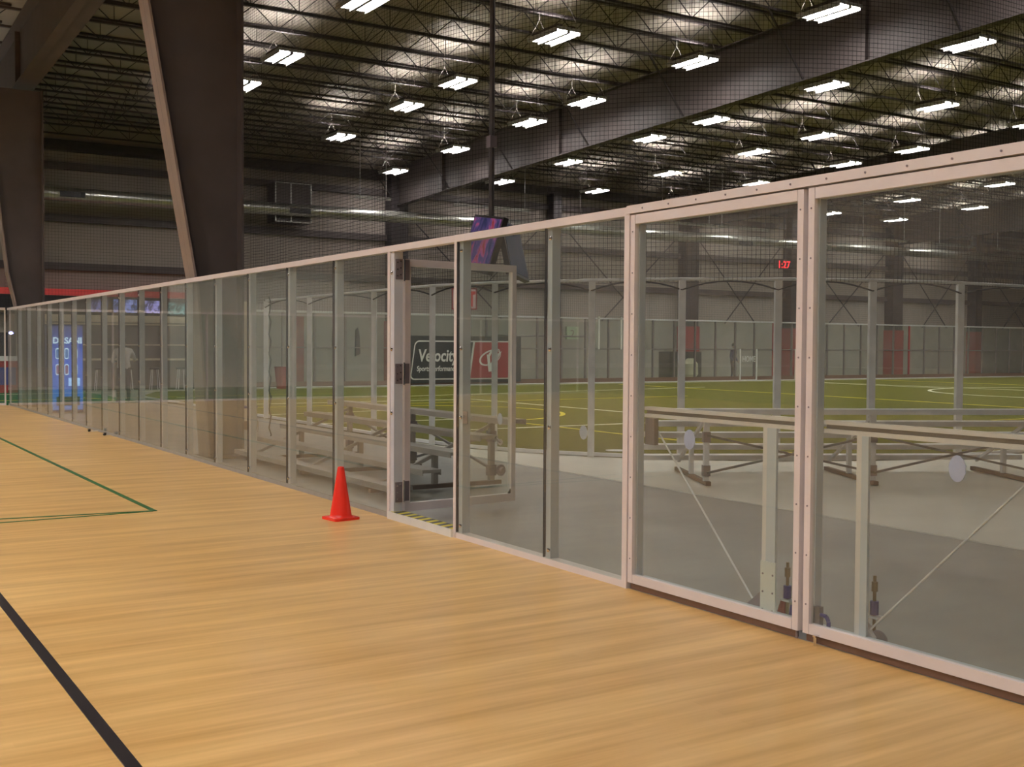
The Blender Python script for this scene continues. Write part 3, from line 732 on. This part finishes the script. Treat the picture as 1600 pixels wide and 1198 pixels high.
# hanging pole, speaker box and screens over the walkway
pl = thing('screen_mount', 'dark pole hanging from the roof with two angled screens', 'screen mount', (7.6, 12.58, 0))
MB().bar((0, 0, 3.1), (0, 0, 9.7), .035, 8).obj('pole', M['joist'], pl)
MB().box(-.05, .05, -.05, .05, 4.1, 4.25).obj('junction_box', M['hinge'], pl)
for q in ((-.15, -.02), (.33, -.04)): MB().bar((0, 0, 3.15), (q[0], q[1], 3.0), .02, 6).obj('arm', M['joist'], pl)
MB().bar((0, 0, 2.75), (0, 0, 3.15), .03, 8).obj('lower_pole', M['joist'], pl)
def screen_mat(name, stops, s):
    m, n, l, b = nt(name)
    tc = n.new('ShaderNodeTexCoord'); mp = n.new('ShaderNodeMapping'); mp.inputs['Scale'].default_value = (3, 1, 1); l.new(tc.outputs['Generated'], mp.inputs[0])
    no = n.new('ShaderNodeTexNoise'); no.inputs['Scale'].default_value = 2.2; no.inputs['Detail'].default_value = 3; no.inputs['Distortion'].default_value = 1.5
    l.new(mp.outputs[0], no.inputs['Vector']); cr = n.new('ShaderNodeValToRGB'); l.new(no.outputs[0], cr.inputs[0])
    el = cr.color_ramp.elements; el[0].position = stops[0][0]; el[0].color = (*stops[0][1], 1); el[1].position = stops[-1][0]; el[1].color = (*stops[-1][1], 1)
    for p, c_ in stops[1:-1]:
        e_ = el.new(p); e_.color = (*c_, 1)
    l.new(cr.outputs[0], b.inputs['Emission Color']); b.inputs['Emission Strength'].default_value = s; b.inputs['Base Color'].default_value = (.01, .01, .01, 1); b.inputs['Roughness'].default_value = .5; b.inputs['Specular IOR Level'].default_value = .15
    return m
scr1 = screen_mat('lit_screen_picture', [(.3, (.02, .03, .10)), (.5, (.12, .08, .25)), (.58, (.55, .10, .25)), (.7, (.35, .05, .04))], .5)
scr2 = screen_mat('dim_screen_picture', [(.3, (.01, .02, .05)), (.55, (.03, .06, .12)), (.8, (.08, .05, .08))], .3)
for i, (dx, dy, rz, sc_, lab) in enumerate(((-.17, -.03, math.radians(-97), scr1, 'hanging flat screen showing a red and violet picture'), (.33, -.06, math.radians(38), scr2, 'hanging flat screen with a dark blue picture, right of the bright one'))):
    t = thing('flat_screen', lab, 'television', (7.6+dx, 12.58+dy, 2.86 if i == 0 else 2.80), rz)
    t.rotation_euler = (math.radians(-14), math.radians(8 if i == 0 else 6), rz)
    wq = .46 if i == 0 else .36
    MB().box(-wq, wq, 0, .07, -.37, .37).obj('casing', M['black'], t)
    MB().box(-wq+.04, wq-.04, -.006, .0, -.33, .34).obj('picture', sc_, t)
# EXIT sign
ex = thing('exit_sign', 'red and white exit sign above the rink gate', 'sign', (8.50, 14.84, 2.1), math.radians(-31))
MB().box(-.19, .19, 0, .05, 0, .32).obj('sign_box', M['red'], ex)
MB().box(-.172, .172, -.006, 0, .018, .302).obj('white_face', emit('exit_face', (.9, .55, .5), .35), ex)
text('lettering', 'EXIT', .30, emit('exit_letters', (.6, .01, .02), .5), ex, Matrix.Translation((0, -.010, .055)) @ Matrix.Rotation(PI/2, 4, 'X'), offset=.012, align='CENTER', sx=.52)
MB().bar((0, .03, .32), (0, .03, .42), .01, 5).obj('bracket', M['steel'], ex)
# scoreboard digits
sb = thing('scoreboard', 'small red digital clock high on the far side', 'clock', (40.9, 40.6, 5.45))
MB().box(0, 1.5, 0, .12, 0, .5).obj('case', M['black'], sb)
text('digits', '1:27', .5, emit('led_red', (1, .02, .03), 3.), sb, Matrix.Translation((.15, -.01, .06)) @ Matrix.Rotation(PI/2, 4, 'X'), offset=.008)
MB().bar((.75, .06, .5), (.75, .06, 4.33), .02, 4).obj('hanger', M['steel'], sb)

# ================================================================= LOBBY / SNACK BAR
vm = thing('vending_machine', 'glowing blue bottled water vending machine behind the glass', 'vending machine', (4.83, 27.0, 0))
MB().box(0, .68, .02, .80, .0, 1.98).obj('cabinet', mat('navy_cabinet', (.02, .05, .22), .4), vm)
def vface():
    m, n, l, b = nt('backlit_blue_front')
    tc = n.new('ShaderNodeTexCoord'); sp_ = n.new('ShaderNodeSeparateXYZ'); l.new(tc.outputs['Generated'], sp_.inputs[0])
    cr = n.new('ShaderNodeValToRGB'); l.new(sp_.outputs[2], cr.inputs[0])
    cr.color_ramp.elements[0].color = (.0, .16, .55, 1); cr.color_ramp.elements[1].color = (.05, .06, .20, 1); cr.color_ramp.elements.new(.55).color = (.05, .16, .80, 1)
    l.new(cr.outputs[0], b.inputs['Emission Color']); b.inputs['Emission Strength'].default_value = 1.1; b.inputs['Base Color'].default_value = (.01, .03, .1, 1)
    return m
MB().box(.015, .665, -.01, .02, .06, 1.95).obj('front_panel', vface(), vm)
vw = emit('vending_white_glow', (.65, .85, 1), 1.6)
text('lettering', 'DASANI', .19, vw, vm, Matrix.Translation((.34, -.016, 1.56)) @ Matrix.Rotation(PI/2, 4, 'X'), offset=.005, align='CENTER', sx=.92)
for x in (.08, .27, .46):
    for z in (1.18, .82):
        b = MB(); pts = [( .045*math.cos(t)*(1), (.045 if s_ > 0 else -.045)*0+.045*math.sin(t)+(.08 if math.sin(t) >= 0 else -.08)) for s_ in (1,) for t in [2*PI*k/24 for k in range(24)]]
        b.prism([(x+.05+p, z+.15+q) for p, q in pts], .012, .016, XZ); bo = b.obj('bottle_button', vw, vm)
        b = MB(); b.prism([(x+.05+p*.72, z+.15+q*.82) for p, q in pts], .017, .020, XZ)
        b.obj('bottle_picture', emit('bottle_picture', (.10, .30, .75) if z > 1 else (.35, .12, .30), .8), bo)
MB().box(.36, .60, -.02, -.01, .60, .78).obj('coin_panel', emit('coin_panel', (.35, .6, 1), 1.8), vm)
MB().box(.10, .60, -.02, -.01, .16, .36).obj('delivery_flap', M['black'], vm)

sbk = thing('snack_counter', 'long snack counter with dark front and pale top at the back of the lobby', 'counter', (8.0, 39.6, 0))
MB().box(0, 4.8, 0, .7, 0, 1.0).obj('front', mat('dark_counter_front', (.10, .085, .085), .5), sbk); MB().box(-.05, 4.85, -.1, .8, 1.0, 1.06).obj('top', M['cream'], sbk)
MB().box(0, 4.8, -.02, 0, 0, .12).obj('kick_strip', M['black'], sbk)
for i, x in enumerate((8.5, 9.4, 10.3, 11.2, 12.1)):
    t = thing('bar_stool', 'bar stool at the snack counter, %s from the left' % on[i], 'stool', (x, 39.1, 0), 0, 'stools at the snack counter')
    MB().lathe([(.17, .70), (.18, .73), (.16, .76)], 16).obj('seat', M['black'], t, True)
    for a_ in range(4):
        c_, s_ = math.cos(a_*PI/2+.785), math.sin(a_*PI/2+.785)
        MB().bar((.13*c_, .13*s_, .70), (.2*c_, .2*s_, 0), .014, 6).obj('leg', M['galv_r'], t)
bk = thing('back_bar_cabinet', 'dark back bar with pale shelves behind the snack counter', 'cabinet', (7.4, 43.0, 0))
MB().box(0, 5.6, 0, .8, 0, 2.3).obj('body', mat('dark_back_bar', (.12, .10, .10), .6), bk)
for z in (.9, 1.5, 2.25): MB().box(-.02, 5.62, -.06, 0, z, z+.05).obj('shelf', M['cream'], bk)
MB().box(0, 5.6, -.04, 0, 2.35, 2.6).obj('pale_fascia', M['cream'], bk)
fa = MB().box(5.2, 13.2, 43.2, 43.5, 3.30, 3.52).obj('red_fascia', emit('red_fascia_glow', (.75, .06, .05), .35)); tag(fa, 'glowing red strip above the snack bar', 'sign')
fa2 = MB().box(5.2, 13.2, 43.2, 43.6, 2.6, 3.28).obj('dark_fascia', M['black']); tag(fa2, 'dark fascia board behind the menu screens', 'board')
for i, (x0, x1, z0_, z1_, c_) in enumerate(((8.9, 9.7, 2.68, 3.2, (.10, .10, .22)), (9.85, 10.75, 2.68, 3.22, (.12, .15, .35)), (10.9, 11.7, 2.68, 3.2, (.22, .20, .45)), (11.85, 12.9, 2.65, 3.15, (.07, .16, .16)))):
    t = thing('menu_screen', 'lit menu screen above the snack bar, %s from the left' % on[i], 'screen', (x0, 43.14, z0_), 0)
    MB().box(0, x1-x0, 0, .06, 0, z1_-z0_).obj('casing', M['black'], t)
    MB().box(.03, x1-x0-.03, -.01, 0, .03, z1_-z0_-.03).obj('picture', screen_mat('menu_picture', [(.4, tuple(q*.3 for q in c_)), (.6, tuple(q*2.2 for q in c_))], 1.), t)
# small bright things near the machines
ar = thing('arcade_machine', 'red arcade machine with a white rim at the far left edge', 'arcade machine', (5.15, 38.6, 0))
MB().box(0, .75, 0, .9, 0, 1.0).obj('cabinet', M['red'], ar); MB().box(-.02, .77, -.05, .9, 1.0, 1.15).obj('rim', M['white'], ar)
MB().box(0, .75, .3, .9, 1.15, 1.9).obj('head', M['black'], ar); MB().box(.05, .70, -.02, 0, .25, .8).obj('side_art', mat('blue_side_art', (.04, .06, .25), .5), ar)
for i, (x, z) in enumerate(((4.95, 1.86), (5.55, 1.87), (6.2, 1.87), (6.45, 2.12))):
    t = thing('spot_lamp', 'small violet glowing lamp in the lobby, %s from the left' % ['first', 'second', 'third, lower', 'third, upper'][i], 'lamp', (x, 37.5, z))
    MB().lathe([(.0, -.05), (.05, -.03), (.065, 0), (.05, .03), (0, .05)], 12).obj('bulb', emit('violet_bulb', (.45, .40, 1.0), 14 if i < 3 else 4), t, True)
    MB().bar((0, 0, .05), (0, 0, 9.9-z), .008, 4).obj('cord', M['black'], t)
# lobby wall seen mirrored in the glass
lw = MB().box(-13.8, -2.4, 41.2, 41.4, -.02, 4.4).obj('wall_lobby', M['wallc']); struct(lw, 'pale grey lobby wall reflected in the left part of the glass', 'wall')
MB().box(-13.8, -2.4, 41.1, 41.2, 4.35, 4.42).obj('coping', M['steel'], lw)
cp = thing('cream_pillar', 'narrow cream pillar with brown base standing on the walkway', 'pillar', (7.10, 20.5, 0), -.3)
MB().box(-.16, .16, -.12, .12, .14, 2.35).obj('shaft', M['cream'], cp); MB().box(-.19, .19, -.15, .15, -.02, .14).obj('base', M['brown'], cp)
ch = thing('reflection_chair', 'blue plastic chair added for a reflection in the glass, beside the cream pillar', 'chair', (6.75, 19.8, 0), .4)  # solid chair added in place of a chair's reflection in the glass
MB().box(-.2, .2, -.2, .2, .42, .45).obj('seat', M['blue'], ch); MB().box(-.2, .2, .18, .22, .50, .85).obj('backrest', M['blue'], ch)
for sx in (-.18, .18):
    for sy in (-.18, .19): MB().bar((sx, sy, .42 if sy < 0 else .85), (sx*1.1, sy*1.1, -.02), .012, 6).obj('leg', M['chrome'], ch)
# red bucket, red pole, hung gear at the far left field end
rbk = thing('red_bin', 'red round bin standing by the far rink barrier', 'bin', (14.6, 38.4, 0))
MB().lathe([(.22, 0), (.30, .75), (.32, .78), (.28, .78)], 20).obj('tub', M['red'], rbk, True)
rpz = MB().box(15.45, 15.75, 39.3, 39.5, -.02, 2.6).obj('red_pole', M['red']); tag(rpz, 'red padded pole behind the left end of the rink barrier', 'pole')
dk = MB().box(13.9, 15.1, 43.8, 44.0, -.02, 2.2).obj('door_1', mat('grey_steel_door', (.16, .14, .13), .6)); struct(dk, 'grey steel door in the back wall left of the field', 'door')
for i, (x, z0_, z1_, wd) in enumerate(((17.4, 1.5, 2.3, .45), (19.0, 1.5, 2.3, .3), (20.0, 1.1, 2.3, .22))):
    t = MB().prism([(-wd/2, z0_), (wd/2, z0_+.1), (wd*.3, z1_-.25), (0, z1_), (-wd*.4, z1_-.1)], -.05, .05, Matrix.Translation((x, 43.93, 0)) @ XZ).obj('hung_bag', M['black'])
    tag(t, 'dark gear bag hanging on the back wall, %s from the left' % on[i], 'bag')
gl = thing('goal_frame', 'white tubular goal frame beyond the rink barrier', 'goal', (24.6, 40.3, 0))
MB().tube([(0, 0, 0), (0, 0, 2.0), (4.6, 0, 2.0), (4.6, 0, 0)], .04, 8).obj('front_frame', M['alu_dark'], gl)
bc = thing('bench_with_gear', 'dark covered rack with pale sacks behind the rink barrier', 'rack', (33.9, 40.2, 0))
MB().box(0, 1.9, 0, .8, 0, 1.35).obj('cover', M['black'], bc); MB().lathe([(.2, .1), (.38, .3), (.36, .8), (.15, 1.05)], 12, (1.0, -.25, 0)).obj('sack', M['cream'], bc, True)
# green number sign on back wall
sg = MB().box(30.7, 31.4, 43.9, 43.98, 1.9, 2.5).obj('number_sign', mat('pale_green_card', (.45, .55, .38), .6)); tag(sg, 'small pale green sign with a field number on the back wall', 'sign')
text('lettering', '2', .5, M['brown'], sg, Matrix.Translation((30.9, 43.89, 2.0)) @ Matrix.Rotation(PI/2, 4, 'X'))

# ================================================================= PEOPLE (small, far)
def person(lab, loc, rz, J, clothes, hair=(.04, .03, .02)):
    root = thing('person', lab, 'person', loc, rz)
    names = ['pel', 'chest', 'neck', 'ls', 'le', 'lh', 'rs', 're', 'rh', 'lhip', 'lk', 'la', 'lt', 'rhip', 'rk', 'ra', 'rtoe']
    V = [J[n] for n in names]; E = [(0,1),(1,2),(1,3),(3,4),(4,5),(1,6),(6,7),(7,8),(0,9),(9,10),(10,11),(11,12),(0,13),(13,14),(14,15),(15,16)]
    rad = dict(pel=.145, chest=.16, neck=.06, ls=.075, le=.05, lh=.035, rs=.075, re=.05, rh=.035, lhip=.10, lk=.065, la=.045, lt=.04, rhip=.10, rk=.065, ra=.045, rtoe=.04)
    me = bpy.data.meshes.new('body'); me.from_pydata(V, E, []); o = bpy.data.objects.new('body', me); C.objects.link(o)
    sm = o.modifiers.new('s', 'SKIN'); sm.use_smooth_shade = True
    for i, n in enumerate(names):
        me.skin_vertices[0].data[i].radius = (rad[n]*(1.15 if n in ('pel', 'chest') else 1), rad[n]*(.8 if n in ('pel', 'chest') else 1)); me.skin_vertices[0].data[i].use_root = (i == 0)
    ss = o.modifiers.new('d', 'SUBSURF'); ss.levels = 2; ss.render_levels = 2
    bpy.context.view_layer.update()
    me2 = bpy.data.meshes.new_from_object(o.evaluated_get(bpy.context.evaluated_depsgraph_get()))
    bpy.data.objects.remove(o)
    for c_ in clothes: me2.materials.append(c_)
    hz_ = J['pel'][2]-.02
    for p in me2.polygons:
        z = p.center.z; p.material_index = 0 if z > hz_ else (1 if z > .09 else 2); p.use_smooth = True
    me2.name = 'body'; b = bpy.data.objects.new('body', me2); C.objects.link(b); b.parent = root
    hd = Vector(J['head']); skin = mat('skin', (.45, .28, .2), .6)
    hh = MB().lathe([(.02, -.12), (.055, -.11), (.075, -.05), (.082, .02), (.075, .08), (.045, .115), (.0, .125)], 18, hd)
    hh.bar(hd+Vector((0, -.08, .0)), hd+Vector((0, -.105, -.02)), .012, 6, .016)
    for s_ in (-1, 1): hh.bar(hd+Vector((s_*.078, 0, -.01)), hd+Vector((s_*.092, .005, 0)), .022, 6)
    hh.obj('head', skin, root, True)
    MB().lathe([(.088, -.02), (.090, .03), (.082, .09), (.05, .128), (0, .138)], 18, hd+Vector((0, .012, .0))).obj('hair', mat('hair', hair, .7), root, True)
    for h_, el_ in (('lh', 'le'), ('rh', 're')):
        p = Vector(J[h_]); d = (p-Vector(J[el_])).normalized(); sd = d.cross(Vector((0, 1, 0))).normalized(); b = MB()
        b.bar(p, p+d*.08, .030, 8, .035)
        for k, ln in enumerate((.06, .075, .07, .055)): b.bar(p+d*.075+sd*(k-1.5)*.018, p+d*(.075+ln)+sd*(k-1.5)*.02, .009, 6, .007)
        b.bar(p+d*.02+sd*.03, p+d*.07+sd*.065, .011, 6, .008)
        b.obj('hand', skin, root, True)
    return root
J = dict(pel=(0, 0, .93), chest=(0, -.10, 1.32), neck=(0, -.14, 1.47), head=(0, -.17, 1.62), ls=(-.19, -.11, 1.37), le=(-.30, -.28, 1.15), lh=(-.32, -.50, 1.12), rs=(.19, -.11, 1.37), re=(.28, -.2, 1.1), rh=(.2, -.42, 1.05),
         lhip=(-.10, 0, .88), lk=(-.12, -.03, .48), la=(-.12, .03, .08), lt=(-.13, -.12, .04), rhip=(.10, 0, .88), rk=(.13, -.05, .48), ra=(.15, .02, .08), rtoe=(.17, -.13, .04))
shirt = mat('pale_grey_shirt', (.50, .47, .45), .8); trs = mat('dark_trousers', (.03, .025, .045), .8); sho = mat('dark_shoes', (.02, .02, .02), .6)
person('person in a pale grey shirt and dark trousers leaning forward in the lobby', (7.35, 31.0, -.0), math.radians(170), J, [shirt, trs, sho])
J2 = dict(J); 
J2.update(chest=(0, -.02, 1.32), neck=(0, -.02, 1.48), head=(0, -.03, 1.64), ls=(-.19, -.02, 1.38), rs=(.19, -.02, 1.38), le=(-.25, .02, 1.1), lh=(-.24, -.12, .9), re=(.25, .02, 1.1), rh=(.24, -.12, .9))
person('person in a dark navy top standing behind the home gate of the rink barrier', (38.55, 41.0, 0), math.radians(20), J2, [mat('navy_top', (.02, .03, .10), .8), trs, sho])
